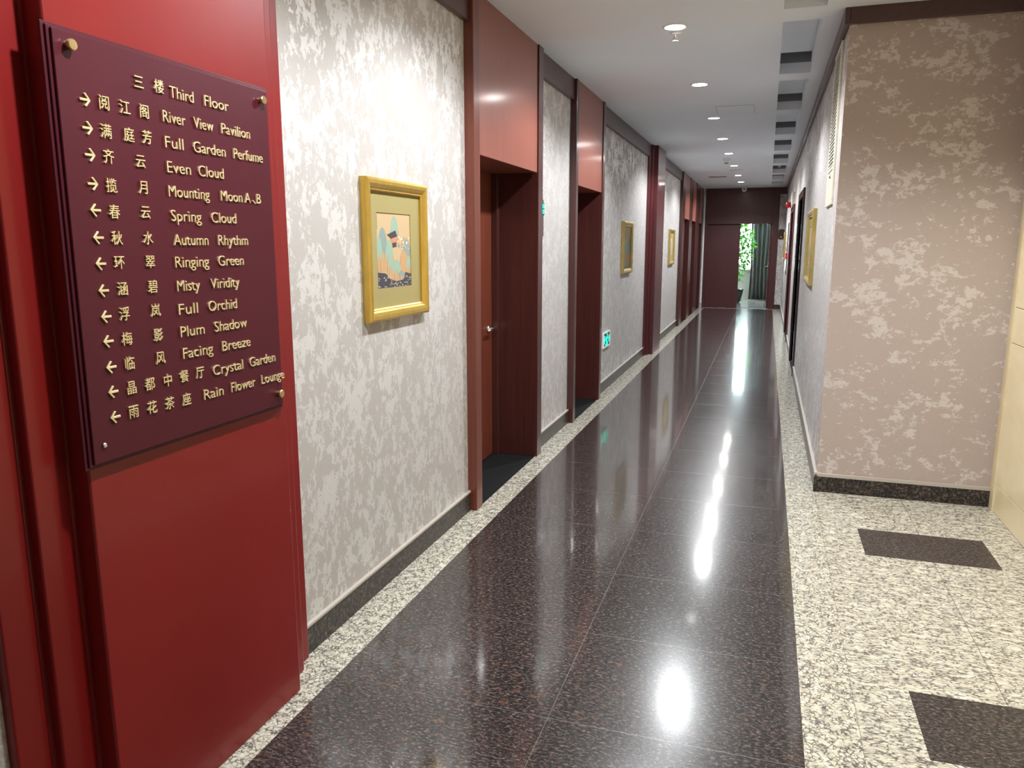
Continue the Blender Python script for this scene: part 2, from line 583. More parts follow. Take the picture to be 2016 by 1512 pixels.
tag(obj('ceiling', bm, [M['ceiling'], M['slot']]), 'white painted ceiling with a row of rectangular recesses', 'ceiling', kind='structure')

# ------------------------------------------------------------------ left wall
segs = [(YB - 0.1, 4.075)]
for (o0, a, b_, o1), (n0, *_r) in zip(DOORS_L, DOORS_L[1:] + [(YF + 0.1,)]):
    segs.append((o1 - 0.01, n0 + 0.01))
bm = NB()
for a, b_ in segs:
    if b_ - a > 0.02: box(bm, XL - 0.45, XL, a, b_, 0, 3.5)
for o0, a, b_, o1 in DOORS_L:
    box(bm, -2.05, -1.915, o0, o1, 0, 3.5)
    box(bm, -1.92, -1.60, o0, o1, 2.10, 3.5)
tag(obj('wall_left', bm, M['paper_left']), 'left corridor wall in pearl flecked wallpaper', 'wall', kind='structure')

# cornice and skirting runs of the left wall, between the doors and pilasters
runs = [(YB, 1.155), (2.327, 4.065), (5.42, 6.45), (7.62, 10.81), (11.98, 15.02)]
n_tr = 0
for k, (a, b_) in enumerate(runs):
    n_tr += 1
    bm = NB(); box(bm, XL, XL + 0.032, a, b_, 2.715, HC)
    lab = ['near the camera', 'over the nearest framed painting', 'between the two nearest left doorways', 'over the painting past the second doorway', 'over the farthest painting on the left'][k]
    tag(obj('trim_%d' % n_tr, bm, M['cornice'], bevel=0.004), 'dark wooden cornice on the left wall ' + lab, 'cornice', kind='structure')
    e = empty('baseboard_left' if k == 0 else 'baseboard_left.%03d' % k, (0, 0, 0), 'dark granite skirting on the left wall ' + lab.replace('over', 'below'), 'skirting', kind='structure')
    bm = NB(); box(bm, XL, XL + 0.015, a, b_, 0, 0.108)
    obj('skirting_board', bm, M['dark_stone'], e)
    bm = NB(); box(bm, XL, XL + 0.018, a, b_, 0.108, 0.122)
    obj('skirting_cap', bm, M['cap'], e, 0.003)
n_tr += 1

# ------------------------------------------------------------------ pilasters
PROF = [(1.155, -1.61), (1.155, -1.572), (1.245, -1.572), (1.245, -1.540), (1.342, -1.540), (1.342, -1.480),
        (2.130, -1.480), (2.130, -1.540), (2.245, -1.540), (2.245, -1.572), (2.327, -1.572), (2.327, -1.61)]
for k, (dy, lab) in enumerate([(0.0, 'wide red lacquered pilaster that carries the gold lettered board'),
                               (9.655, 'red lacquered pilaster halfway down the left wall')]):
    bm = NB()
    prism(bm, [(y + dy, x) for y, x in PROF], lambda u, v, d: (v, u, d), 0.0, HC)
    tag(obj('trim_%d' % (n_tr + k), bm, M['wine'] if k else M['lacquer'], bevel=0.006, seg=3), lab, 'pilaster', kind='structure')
n_tr += 2

# ------------------------------------------------------------------ doorways of the left wall
TOP = 2.04
dl = ['nearest doorway on the left with a tall veneered header', 'second doorway on the left beside the low exit sign',
      'third doorway on the left past the far painting', 'fourth doorway on the left', 'last doorway on the left next to the far wall']
for k, (o0, a, b_, o1) in enumerate(DOORS_L):
    e = empty('door_%d' % (k + 1), (0, 0, 0), dl[k], 'door', kind='structure')
    FX = -1.545
    bm = NB(); box(bm, -1.92, FX, o0, a, 0, HC); obj('jamb', bm, M['mahogany'] if k != 0 else M['leaf'], e, 0.004)
    bm = NB(); box(bm, -1.92, FX + 0.006, b_, o1, 0, HC); obj('jamb', bm, M['mahogany'], e, 0.004)
    bm = NB(); box(bm, -1.90, FX - 0.004, a, b_ - 0.006, TOP, HC); obj('header_panel', bm, M['header'], e, 0.003)
    bm = NB(); box(bm, -1.915, -1.875, a, b_ - 0.045, 0.008, TOP); lf = obj('door_leaf', bm, M['leaf'], e, 0.003)
    bm = NB(); box(bm, -1.915, -1.83, b_ - 0.045, b_, 0, TOP); obj('door_stop', bm, M['mahogany'], e, 0.003)
    bm = NB()
    lathe(bm, [(0.026, -1.875), (0.026, -1.867), (0.010, -1.866), (0.010, -1.835)], 16, 'x', (0, b_ - 0.12, 0.95))
    tube(bm, [(-1.838, b_ - 0.11, 0.95), (-1.836, b_ - 0.16, 0.951), (-1.838, b_ - 0.23, 0.949)], 0.009, 10)
    obj('handle', bm, M['chrome'], lf, smooth=True)

# ------------------------------------------------------------------ far wall and its doorway
bm = NB()
box(bm, -2.0, -1.45, YF, YF + 0.12, 0, 3.5)
box(bm, -1.45, 0.20, YF + 0.02, YF + 0.12, 2.06, 3.5)
box(bm, 0.19, 0.55, YF, YF + 0.12, 0, 3.5)
tag(obj('wall_far', bm, M['paper_left']), 'far end wall of the corridor', 'wall', kind='structure')
e = empty('door_8', (0, 0, 0), 'wine coloured double door at the end of the corridor with its right leaf open', 'door', kind='structure')
bm = NB(); box(bm, -1.48, -1.415, YF - 0.03, YF + 0.12, 0, HC); obj('jamb', bm, M['far_door'], e, 0.004)
bm = NB(); box(bm, 0.085, 0.225, YF - 0.03, YF + 0.12, 0, HC); obj('jamb', bm, M['far_door'], e, 0.004)
bm = NB(); box(bm, -1.415, 0.085, YF - 0.025, YF + 0.12, 2.035, HC); obj('header_panel', bm, M['far_door'], e, 0.004)
bm = NB(); box(bm, -1.418, -0.640, YF + 0.045, YF + 0.09, 0.003, 2.04); obj('door_leaf', bm, M['far_door'], e, 0.004)
bm = NB(); box(bm, 0.040, 0.083, YF + 0.12, YF + 0.84, 0.006, 2.03); lf = obj('door_leaf', bm, M['far_door'], e, 0.004)
bm = NB()
lathe(bm, [(0.026, 0.04), (0.026, 0.032), (0.010, 0.031), (0.010, -0.005)], 14, 'x', (0, YF + 0.76, 1.0))
tube(bm, [(0.0, YF + 0.76, 1.0), (-0.004, YF + 0.70, 1.002), (0.0, YF + 0.63, 0.998)], 0.010, 10)
obj('handle', bm, M['chrome'], lf, smooth=True)
n_tr = 20
bm = NB(); box(bm, 0.225, XR, YF - 0.02, YF, 2.72, HC); tag(obj('trim_%d' % n_tr, bm, M['cornice']), 'dark cornice over the narrow wallpaper strip right of the far door', 'cornice', kind='structure')
n_tr += 1
bm = NB(); box(bm, 0.225, XR, YF - 0.015, YF, 0, 0.11); tag(obj('baseboard_far', bm, M['dark_stone']), 'dark skirting right of the far door', 'skirting', kind='structure')
bm = NB(); box(bm, -1.527, -1.488, YF - 0.02, YF, 0.10, 2.70); tag(obj('trim_%d' % n_tr, bm, M['white']), 'thin pale vertical strip left of the far door', 'trim', kind='structure')
n_tr += 1

# ------------------------------------------------------------------ right wall
DOORS_R = [(9.62, 9.72, 10.95, 11.15, 2.10), (13.02, 13.12, 14.55, 14.75, 2.08)]
bm = NB()
ys = YR + 0.12
for o0, a, b_, o1, tp in DOORS_R:
    box(bm, XR, XR + 0.25, ys, a, 0, 3.5)
    box(bm, XR, XR + 0.25, a, b_, tp, 3.5)
    box(bm, XR + 0.16, XR + 0.25, a, b_, 0, tp)
    ys = b_
box(bm, XR, XR + 0.25, ys, YF + 0.1, 0, 3.5)
tag(obj('wall_right', bm, M['paper_left']), 'right corridor wall in pale wallpaper beyond the corner', 'wall', kind='structure')
bm = NB(); box(bm, XR, XB + 0.3, YR, YR + 0.12, 0, 3.5)
tag(obj('wall_return', bm, M['paper_right']), 'brownish wallpapered return wall facing the lobby', 'wall', kind='structure')
for k, (o0, a, b_, o1, tp) in enumerate(DOORS_R):
    e = empty('door_%d' % (k + 6), (0, 0, 0), ['nearest dark doorway on the right wall', 'second dark red doorway on the right wall under the cream sign'][k], 'door', kind='structure')
    mm = [M['black_door'], M['far_door']][k]
    bm = NB(); box(bm, XR - 0.022, XR + 0.1, o0, a, 0, tp + 0.09); obj('jamb', bm, mm, e, 0.003)
    bm = NB(); box(bm, XR - 0.022, XR + 0.1, b_, o1, 0, tp + 0.09); obj('jamb', bm, mm, e, 0.003)
    bm = NB(); box(bm, XR - 0.022, XR + 0.1, a, b_, tp, tp + 0.09); obj('header_panel', bm, M['mahogany'], e, 0.003)
    bm = NB(); box(bm, XR + 0.10, XR + 0.145, a, b_, 0.006, tp); obj('door_leaf', bm, mm, e, 0.003)
for k, (a, b_, lab) in enumerate([(YR - 0.02, 9.62, 'between the corner and the first right doorway'), (11.15, 13.02, 'between the two right doorways'), (14.75, YF, 'beyond the second right doorway')]):
    n_tr += 1
    e = empty('baseboard_right' if k == 0 else 'baseboard_right.%03d' % k, (0, 0, 0), 'pale capped skirting on the right wall ' + lab, 'skirting', kind='structure')
    bm = NB(); box(bm, XR - 0.014, XR, a, b_, 0, 0.112); obj('skirting_board', bm, M['dark_stone'], e)
    bm = NB(); box(bm, XR - 0.017, XR, a, b_, 0.112, 0.126); obj('skirting_cap', bm, M['cap'], e)
bm = NB(); box(bm, XR - 0.03, XR, YR - 0.03, YF, 2.79, HC)
tag(obj('trim_%d' % n_tr, bm, M['cornice'], bevel=0.004), 'long dark cornice along the top of the right wall', 'cornice', kind='structure'); n_tr += 1
bm = NB(); box(bm, XR, XB, YR - 0.03, YR, 2.79, HC)
tag(obj('trim_%d' % n_tr, bm, M['cornice'], bevel=0.004), 'dark cornice along the top of the return wall', 'cornice', kind='structure'); n_tr += 1
e = empty('baseboard_return', (0, 0, 0), 'black granite skirting under the return wall', 'skirting', kind='structure')
bm = NB(); box(bm, XR - 0.017, XB, YR - 0.015, YR, 0, 0.100); obj('skirting_board', bm, M['dark_stone'], e)
bm = NB(); box(bm, XR - 0.019, XB, YR - 0.018, YR, 0.100, 0.122); obj('skirting_cap', bm, M['cap'], e, 0.002)

# ------------------------------------------------------------------ lobby stone wall and the wall behind the camera
bm = NB()
box(bm, XB + 0.012, XB + 0.3, YB - 0.1, YR + 0.1, 0, 3.5, 1)
box(bm, XB - 0.005, XB + 0.02, YR - 0.085, YR, 0.0, 3.5, 0)
z0 = 0.0
ends = [0.17, 1.0, 1.2, 2.02, 2.22, 3.5]
for z1 in ends:
    y1 = YR
    while y1 > YB:
        y0 = max(YB, y1 - 1.25)
        box(bm, XB, XB + 0.02, y0 + 0.0015, y1 - (0.0015 if y1 < YR else 0.0), z0 + 0.002, z1 - 0.002, 0)
        y1 = y0
    z0 = z1
tag(obj('wall_lobby', bm, [M['stone'], M['stone_joint']], bevel=0.0015, seg=1), 'beige limestone wall at the right edge of the lobby', 'wall', kind='structure')
bm = NB(); box(bm, -2.0, 1.6, YB - 0.15, YB, 0, 3.5)
tag(obj('wall_rear', bm, M['plaster']), 'plain wall behind the viewer', 'wall', kind='structure')

# ------------------------------------------------------------------ room beyond the far door
R0, R1, RX0, RX1 = YF + 0.12, 22.95, -2.6, 1.6
bm = NB(); box(bm, RX0, RX1, YF + 0.1, R1 + 0.1, -0.1, 0.0)
tag(obj('floor', bm, M['marble']), 'veined grey marble floor beyond the far door', 'floor', kind='structure')
bm = NB(); box(bm, RX0, RX1, YF + 0.1, R1 + 0.1, 3.0, 3.1)
tag(obj('ceiling', bm, M['ceiling']), 'ceiling of the room beyond the far door', 'ceiling', kind='structure')
bm = NB()
box(bm, RX0 - 0.1, RX0, YF + 0.1, R1 + 0.1, 0, 3.1)
box(bm, RX1, RX1 + 0.1, YF + 0.1, R1 + 0.1, 0, 3.1)
box(bm, RX0, -2.0, YF, YF + 0.12, 0, 3.1)
box(bm, 0.55, RX1, YF, YF + 0.12, 0, 3.1)
box(bm, RX0, RX1, R1, R1 + 0.1, 0, 0.86)
box(bm, RX0, RX1, R1, R1 + 0.1, 2.75, 3.1)
box(bm, RX0, -1.9, R1, R1 + 0.1, 0.86, 2.75)
box(bm, 0.9, RX1, R1, R1 + 0.1, 0.86, 2.75)
tag(obj('wall_back', bm, M['plaster']), 'plastered wall under the window of the room beyond the far door', 'wall', kind='structure')
e = empty('window_1', (0, 0, 0), 'bright window behind the plant beyond the far door', 'window', kind='structure')
bm = NB()
for x in (-1.9, -0.98, -0.06, 0.86): box(bm, x, x + 0.04, R1 + 0.02, R1 + 0.08, 0.86, 2.75)
for z in (0.86, 2.71): box(bm, -1.9, 0.9, R1 + 0.02, R1 + 0.08, z, z + 0.04)
obj('window_frame', bm, M['white'], e, 0.003)
bm = NB(); box(bm, -1.95, 0.95, R1 - 0.10, R1 + 0.1, 0.83, 0.86); obj('window_sill', bm, M['cream'], e, 0.004)
bm = NB(); box(bm, -1.88, 0.88, R1 + 0.045, R1 + 0.051, 0.88, 2.73); obj('pane', bm, M['glass'], e)

# curtain with deep folds
cur = empty('curtain', (-0.2, R1 - 0.22, 0), 'dark grey floor length curtain hanging right of the plant beyond the far door', 'curtain')
bm = NB()
n, x0, x1 = 150, -0.43, 0.62
rows = []
for j, (zz, sp) in enumerate([(0.03, 1.0), (0.9, 0.98), (1.9, 1.0), (2.62, 1.04)]):
    row = []
    for i in range(n + 1):
        f = i / n
        x = x0 + (x1 - x0) * f + 0.02 * math.sin(j * 1.7 + f * 9)
        y = R1 - 0.24 + 0.075 * sp * math.sin(f * 2 * PI * 10 + 0.35 * math.sin(f * 17 + j * 0.3)) + 0.015 * math.sin(f * 41)
        row.append(bm.verts.new((x + 0.2, y - (R1 - 0.22), zz)))
    rows.append(row)
for a, b_ in zip(rows, rows[1:]):
    for i in range(n): bm.faces.new((a[i], a[i + 1], b_[i + 1], b_[i]))
o = obj('drape', bm, M['curtain'], cur, smooth=True)
sm = o.modifiers.new('thick', 'SOLIDIFY'); sm.thickness = 0.004
bm = NB(); tube(bm, [(-1.7, 0.0, 2.66), (1.0, 0.0, 2.66)], 0.014, 10); obj('curtain_rail', bm, M['chrome'], cur, smooth=True)
for o in cur.children: pass

# potted tree
tree = empty('potted_tree', (-0.80, R1 - 1.15, 0), 'leafy green tree in a dark pot before the bright window past the far door', 'plant')
bm = NB(); lathe(bm, [(0.15, 0.0), (0.19, 0.04), (0.24, 0.30), (0.25, 0.36), (0.22, 0.36), (0.21, 0.30), (0.0, 0.29)], 28)
obj('pot', bm, M['pot'], tree, smooth=True)
bm = NB(); tube(bm, [(0, 0, 0.29), (0.03, 0.01, 0.7), (0.0, 0.02, 1.2), (0.06, 0.0, 1.7), (0.05, 0, 2.1)], [0.03, 0.025, 0.02, 0.015, 0.008], 10)
for q in range(9):
    z = 0.9 + q * 0.13; an = q * 2.4
    tube(bm, [(0.02, 0.01, z), (0.02 + 0.22 * math.cos(an), 0.2 * math.sin(an), z + 0.22)], [0.010, 0.004], 6)
obj('trunk', bm, M['bark'], tree, smooth=True)
bm = NB()
rnd = random.Random(3)
for q in range(1150):
    z = rnd.triangular(0.55, 2.40, 1.5)
    rad = 0.50 * (1 - abs(z - 1.6) / 1.3) + 0.06
    an, rr = rnd.uniform(0, 2 * PI), rad * math.sqrt(rnd.random())
    p = Vector((rr * math.cos(an), rr * math.sin(an) * 0.8, z))
    L, W = rnd.uniform(0.08, 0.14), rnd.uniform(0.026, 0.042)
    mt = Matrix.Translation(p) @ Matrix.Rotation(rnd.uniform(0, 2 * PI), 4, 'Z') @ Matrix.Rotation(rnd.uniform(-0.3, 1.0), 4, 'Y') @ Matrix.Rotation(rnd.uniform(-0.5, 0.5), 4, 'X')
    pts = [(0, 0, 0), (L * 0.35, W, 0.008), (L * 0.75, W * 0.7, 0.004), (L, 0, -0.014), (L * 0.75, -W * 0.7, 0.004), (L * 0.35, -W, 0.008)]
    mid = bm.verts.new(mt @ Vector((L * 0.45, 0, -0.004)))
    vs = [bm.verts.new(mt @ Vector(c)) for c in pts]
    for i in range(6): bm.faces.new((vs[i], vs[(i + 1) % 6], mid))
tag(obj('foliage', bm, M['leafgreen'], tree), kind='stuff')

# ------------------------------------------------------------------ directory sign
SX = -1.460                                              # face of the board
sg = empty('directory_sign', (SX, 1.71, 1.03), 'maroon directory board headed Third Floor with gold lettering on the red pilaster', 'sign')


def under(parent, o):
    """keep world placement for a part built in world coordinates"""
    o.parent = parent
    o.matrix_parent_inverse = Matrix.Translation(-Vector(parent.location))
    return o


bm = NB()
SY0, SY1, SZ0, SZ1 = 1.327, 2.103, 1.030, 2.014
# stepped edge: three layers, each a little smaller
box(bm, -1.480, -1.473, SY0, SY1, SZ0, SZ1)
box(bm, -1.473, -1.467, SY0 + 0.008, SY1 - 0.008, SZ0 + 0.006, SZ1 - 0.006)
box(bm, -1.467, SX, SY0 + 0.016, SY1 - 0.016, SZ0 + 0.012, SZ1 - 0.012)
under(sg, obj('board', bm, M['sign'], bevel=0.0018, seg=2))

P_F, P_CX, P_CY = 1515.0, 1008.0, 756.0
FWD = Vector((-math.sin(YAW) * math.cos(PITCH), math.cos(YAW) * math.cos(PITCH), -math.sin(PITCH)))
RGT = Vector((math.cos(YAW), math.sin(YAW), 0))
DWN = FWD.cross(RGT)


def on_board(px, py, x=SX + 0.004):
    """where a point measured on the photo lies on the board's plane (Y, Z)"""
    d = FWD + RGT * ((px - P_CX) / P_F) + DWN * ((py - P_CY) / P_F)
    s = x / d.x
    return d.y * s, EYE + d.z * s


# rows: arrow, chinese glyphs with their centres, words: text, left x, right x, and a point on the line's mid height
ROWS = [
    (None, [('三', 273, 161), ('楼', 313, 170)], [('Third', 333.5, 381), ('Floor', 402.5, 450)], (340, 181)),
    ((1, 168, 196), [('阅', 205, 202), ('江', 246, 211), ('阁', 284, 219)], [('River', 320.5, 365), ('View', 381, 420), ('Pavilion', 436, 492)], (327, 228.6)),
    ((1, 173, 252), [('满', 209, 258), ('庭', 254, 265), ('芳', 289.5, 270)], [('Full', 325, 361), ('Garden', 381, 444), ('Perfume', 460, 517)], (329.5, 279)),
    ((1, 178, 305), [('齐', 214, 308), ('云', 277, 318)], [('Even', 329, 375.5), ('Cloud', 391, 440.5)], (334, 328)),
    ((1, 183.5, 362), [('揽', 219.7, 365), ('月', 282, 369)], [('Mounting', 332, 412.5), ('Moon', 435, 477), ('A', 482.5, 493), ('、', 497, 503), ('B', 505.5, 513.6)], (339, 376)),
    ((-1, 189, 414), [('春', 225.4, 416.5), ('云', 287, 418.4)], [('Spring', 337, 396.5), ('Cloud', 416.5, 465)], (343, 424)),
    ((-1, 194.5, 468), [('秋', 230.5, 468.3), ('水', 291.7, 468.3)], [('Autumn', 342.3, 410), ('Rhythm', 430, 488)], (347, 471.6)),
    ((-1, 199.4, 519.5), [('环', 235, 517), ('翠', 296, 515.6)], [('Ringing', 345, 411.5), ('Green', 430, 479.6)], (350, 515.6)),
    ((-1, 205, 572.5), [('涵', 241.5, 568.5), ('碧', 301, 564)], [('Misty', 349, 393.6), ('Viridity', 415, 471.3)], (355.6, 562.5)),
    ((-1, 210, 623.7), [('浮', 245.4, 617.8), ('岚', 306.6, 610.5)], [('Full', 352, 389.6), ('Orchid', 411, 466.4)], (357, 608.8)),
    ((-1, 214.3, 672.3), [('梅', 250.4, 666.7), ('影', 312, 659)], [('Plum', 355.6, 402.5), ('Shadow', 423, 486)], (360.5, 652.8)),
    ((-1, 220, 723), [('临', 255.7, 714.7), ('风', 316.5, 704.8)], [('Facing', 360.5, 419.4), ('Breeze', 438, 493)], (363.8, 695.5)),
    ((-1, 224, 771.6), [('晶', 259.6, 763.3), ('都', 295.4, 756), ('中', 330.7, 748.4), ('餐', 363.2, 740.5), ('厅', 394.3, 733.9)], [('Crystal', 420, 478.6), ('Garden', 492, 541.8)], (425, 728.6)),
    ((-1, 228.2, 821.2), [('雨', 263.6, 810.6), ('花', 300.3, 801.7), ('茶', 334.7, 793.4), ('座', 368, 785.8)], [('Rain', 402, 440), ('Flower', 455.8, 502.7), ('Lounge', 515.3, 559.6)], (406, 776.5)),
]
CAP = 0.0290            # height of the capitals
GLY = 0.0320            # size of a Chinese character


def text_mesh(s, bold):
    c = bpy.data.curves.new('t', 'FONT')
    c.body = s
    c.size = 1.0
    c.resolution_u = 3
    c.offset = bold
    o = bpy.data.objects.new('t', c)
    COL.objects.link(o)
    dg = bpy.context.evaluated_depsgraph_get()
    dg.update()
    me = bpy.data.meshes.new_from_object(o.evaluated_get(dg))
    bpy.data.objects.remove(o)
    bpy.data.curves.remove(c)
    return me


def add_text(bm, me, fn, depth0, depth1):
    """front face, back omitted, plus side walls"""
    t = bmesh.new(); t.from_mesh(me); bpy.data.meshes.remove(me)
    bmesh.ops.remove_doubles(t, verts=t.verts, dist=1e-5)
    mp0, mp1 = {}, {}
    for v in t.verts:
        mp1[v] = bm.verts.new(fn(v.co.x, v.co.y, depth1))
    for f in t.faces:
        try: bm.faces.new([mp1[v] for v in f.verts])
        except ValueError: pass
    for e_ in t.edges:
        if len(e_.link_faces) == 1:
            for v in e_.verts:
                if v not in mp0: mp0[v] = bm.verts.new(fn(v.co.x, v.co.y, depth0))
            a, b2 = e_.verts
            bm.faces.new((mp1[a], mp1[b2], mp0[b2], mp0[a]))
    t.free()


LD0, LD1 = SX + 0.0, SX + 0.0045
for arrow, glyphs, words, mid in ROWS:
    if arrow:
        dr, px, py = arrow
        cy, cz = on_board(px, py)
        bm = NB()
        h, w, t_ = 0.0148, 0.0148, 0.0056
        fn = lambda u, v, d: (d, cy + dr * u, cz + v)
        # shaft and two barbs
        prism(bm, [(-w, -t_ / 2), (w * 0.7, -t_ / 2), (w * 0.7, t_ / 2), (-w, t_ / 2)], fn, LD0, LD1)
        for sgn in (1, -1):
            prism(bm, [(w, 0), (w * 0.62, 0.0), (-w * 0.18, sgn * h * 0.86), (-w * 0.02, sgn * h), (w * 0.14, sgn * h)], fn, LD0, LD1)
        under(sg, obj('arrow', bm, M['letters'], bevel=0.0008, seg=1))
    for g, px, py in glyphs:
        bm = NB()
        cy, cz = on_board(px, py)
        me = text_mesh(g, 0.0)
        xs = [v.co.x for v in me.vertices]; zs = [v.co.y for v in me.vertices]
        w, h = max(xs) - min(xs), max(zs) - min(zs)
        mx, mz = (max(xs) + min(xs)) / 2, (max(zs) + min(zs)) / 2
        sy, sz = 0.0325 / 0.95, GLY / 0.92
        add_text(bm, me, lambda u, v, d: (d, cy + (u - mx) * sy, cz + (v - mz) * sz), LD0, LD1)
        under(sg, obj('chinese_character', bm, M['letters']))
    _, zc = on_board(*mid)
    zb = zc - CAP / 2
    for wd, xa, xb in words:
        pa, pb = None, None
        # the photo's row for each end follows the board's horizontal line at zc
        def y_at(px):
            lo, hi = 0.0, 1512.0
            for _ in range(40):
                m_ = (lo + hi) / 2
                if on_board(px, m_)[1] > zc: lo = m_
                else: hi = m_
            return on_board(px, lo)[0]
        ya, yb = y_at(xa), y_at(xb)
        bm = NB()
        me = text_mesh(wd, -0.008)
        xs = [v.co.x for v in me.vertices]
        k = (yb - ya) / (max(xs) - min(xs)); m0 = min(xs)
        sc = CAP / 0.70
        add_text(bm, me, lambda u, v, d: (d, ya + (u - m0) * k, zb + v * sc), LD0, LD1)
        under(sg, obj('english_word', bm, M['letters']))
for px, py, r in ((141, 88, 0.0125), (518, 197, 0.0125), (553.5, 775, 0.0125), (213, 877.5, 0.0062)):
    cy, cz = on_board(px, py, SX + 0.012)
    bm = NB()
    h = 0.017 if r > 0.01 else 0.005
    lathe(bm, [(r * 0.72, SX), (r * 0.72, SX + h * 0.5), (r, SX + h * 0.52), (r, SX + h - 0.002), (r - 0.002, SX + h), (0, SX + h)], 24, 'x', (0, cy, cz))
    o = under(sg, obj('fixing_bolt', bm, M['brass'] if r > 0.01 else M['chrome']))
    if r < 0.01: o['label'] = 'bare steel screw without its brass cap'

# ------------------------------------------------------------------ framed paintings
def painting_mesh(parent, w, h, fx, seed):
    """generic blue green hills on tan paper; local: y across, z up, x = depth"""
    rnd = random.Random(seed)
    bm = NB()
    F = lambda u, v, d: (d, u, v)
    prism(bm, [(0, 0), (w, 0), (w, h), (0, h)], F, fx - 0.002, fx, 0)
    layer = [fx]

    def shape(pts, mi):
        layer[0] += 0.000012
        d = layer[0]
        f = bm.faces.new([bm.verts.new((d, min(max(u, 0), 1) * w, min(max(v, 0), 1) * h)) for u, v in pts])
        f.material_index = mi

    def hill(cx, base, top, half, mi, lean=0.0):
        pts = []
        for i in range(19):
            t = i / 18 * 2 - 1
            prof = (1 - abs(t) ** 2.6) ** 0.72
            pts.append((cx + half * t + lean * prof, base + (top - base) * prof))
        shape(pts, 3)
        cut = base + (top - base) * 0.42
        cap = [q for q in pts if q[1] >= cut]
        cap += [(cap[-1][0] - half * 0.25, cut - 0.05), (cx + lean, cut + 0.03), (cap[0][0] + half * 0.25, cut - 0.05)]
        shape(cap, mi)
        # streaks of ochre running down the flank
        for q in range(5):
            u = cx + half * (q - 2) * 0.32
            tp = base + (top - base) * (0.52 - 0.06 * abs(q - 2))
            shape([(u - 0.006, base), (u + 0.006, base), (u + lean * 0.4 + 0.002, tp)], 7 if q % 2 else 0)

    if seed == 1:
        hill(0.52, 0.55, 0.96, 0.15, 1)
        hill(0.88, 0.25, 0.66, 0.16, 2)
        hill(0.18, 0.22, 0.80, 0.17, 2)
        hill(0.07, 0.22, 0.68, 0.12, 1)
        hill(0.36, 0.22, 0.64, 0.14, 1)
        for q in range(34):
            u, v, r = rnd.uniform(0.58, 0.98), rnd.uniform(0.52, 0.68), rnd.uniform(0.012, 0.03)
            shape([(u + r * math.cos(a * PI / 3), v + 0.8 * r * math.sin(a * PI / 3)) for a in range(6)], rnd.choice((6, 6, 2, 3)))
        shape([(0.30, 0.71), (0.52, 0.76), (0.58, 0.68), (0.57, 0.70), (0.42, 0.66)], 4)
        shape([(0.30, 0.71), (0.55, 0.77), (0.60, 0.69), (0.42, 0.66)], 4)
        shape([(0.43, 0.66), (0.60, 0.69), (0.60, 0.62), (0.45, 0.60)], 5)
        shape([(0.45, 0.60), (0.57, 0.61), (0.57, 0.55), (0.46, 0.54)], 4)
        hill(0.78, 0.14, 0.50, 0.14, 3)
        hill(0.94, 0.16, 0.42, 0.10, 1)
        hill(0.38, 0.14, 0.47, 0.10, 1)
        hill(0.55, 0.09, 0.38, 0.17, 1)
        hill(0.70, 0.09, 0.22, 0.12, 2)
        shape([(0, 0), (1, 0), (1, 0.17), (0.82, 0.20), (0.76, 0.10), (0.55, 0.08), (0.36, 0.12), (0.24, 0.20), (0, 0.22)], 4)
        for q in range(60):
            u, v = rnd.uniform(0, 0.97), rnd.uniform(0.0, 0.15)
            if 0.38 < u < 0.75 and v > 0.06: continue
            shape([(u, v), (u + 0.02, v + 0.014), (u + 0.04, v + 0.012), (u + 0.055, v), (u + 0.04, v + 0.006), (u + 0.02, v + 0.007)], 6)
        for q in range(9):
            v = 0.97 - q * 0.022
            shape([(0.012, v), (0.028, v), (0.028, v - 0.013), (0.012, v - 0.013)], 4)
    else:
        for q in range(5):
            hill(rnd.uniform(0.1, 0.9), 0.15, rnd.uniform(0.5, 0.92), rnd.uniform(0.12, 0.22), rnd.choice((1, 2)))
        for q in range(3):
            hill(rnd.uniform(0.15, 0.85), 0.05, rnd.uniform(0.25, 0.42), rnd.uniform(0.15, 0.24), 3)
        shape([(0, 0), (1, 0), (1, 0.10), (0.5, 0.06), (0, 0.12)], 2)
    return obj('painting', bm, [M['paper'], M['teal'], M['teal2'], M['ochre'], M['ink'], M['pink'], M['mist'], M['brown']], parent)


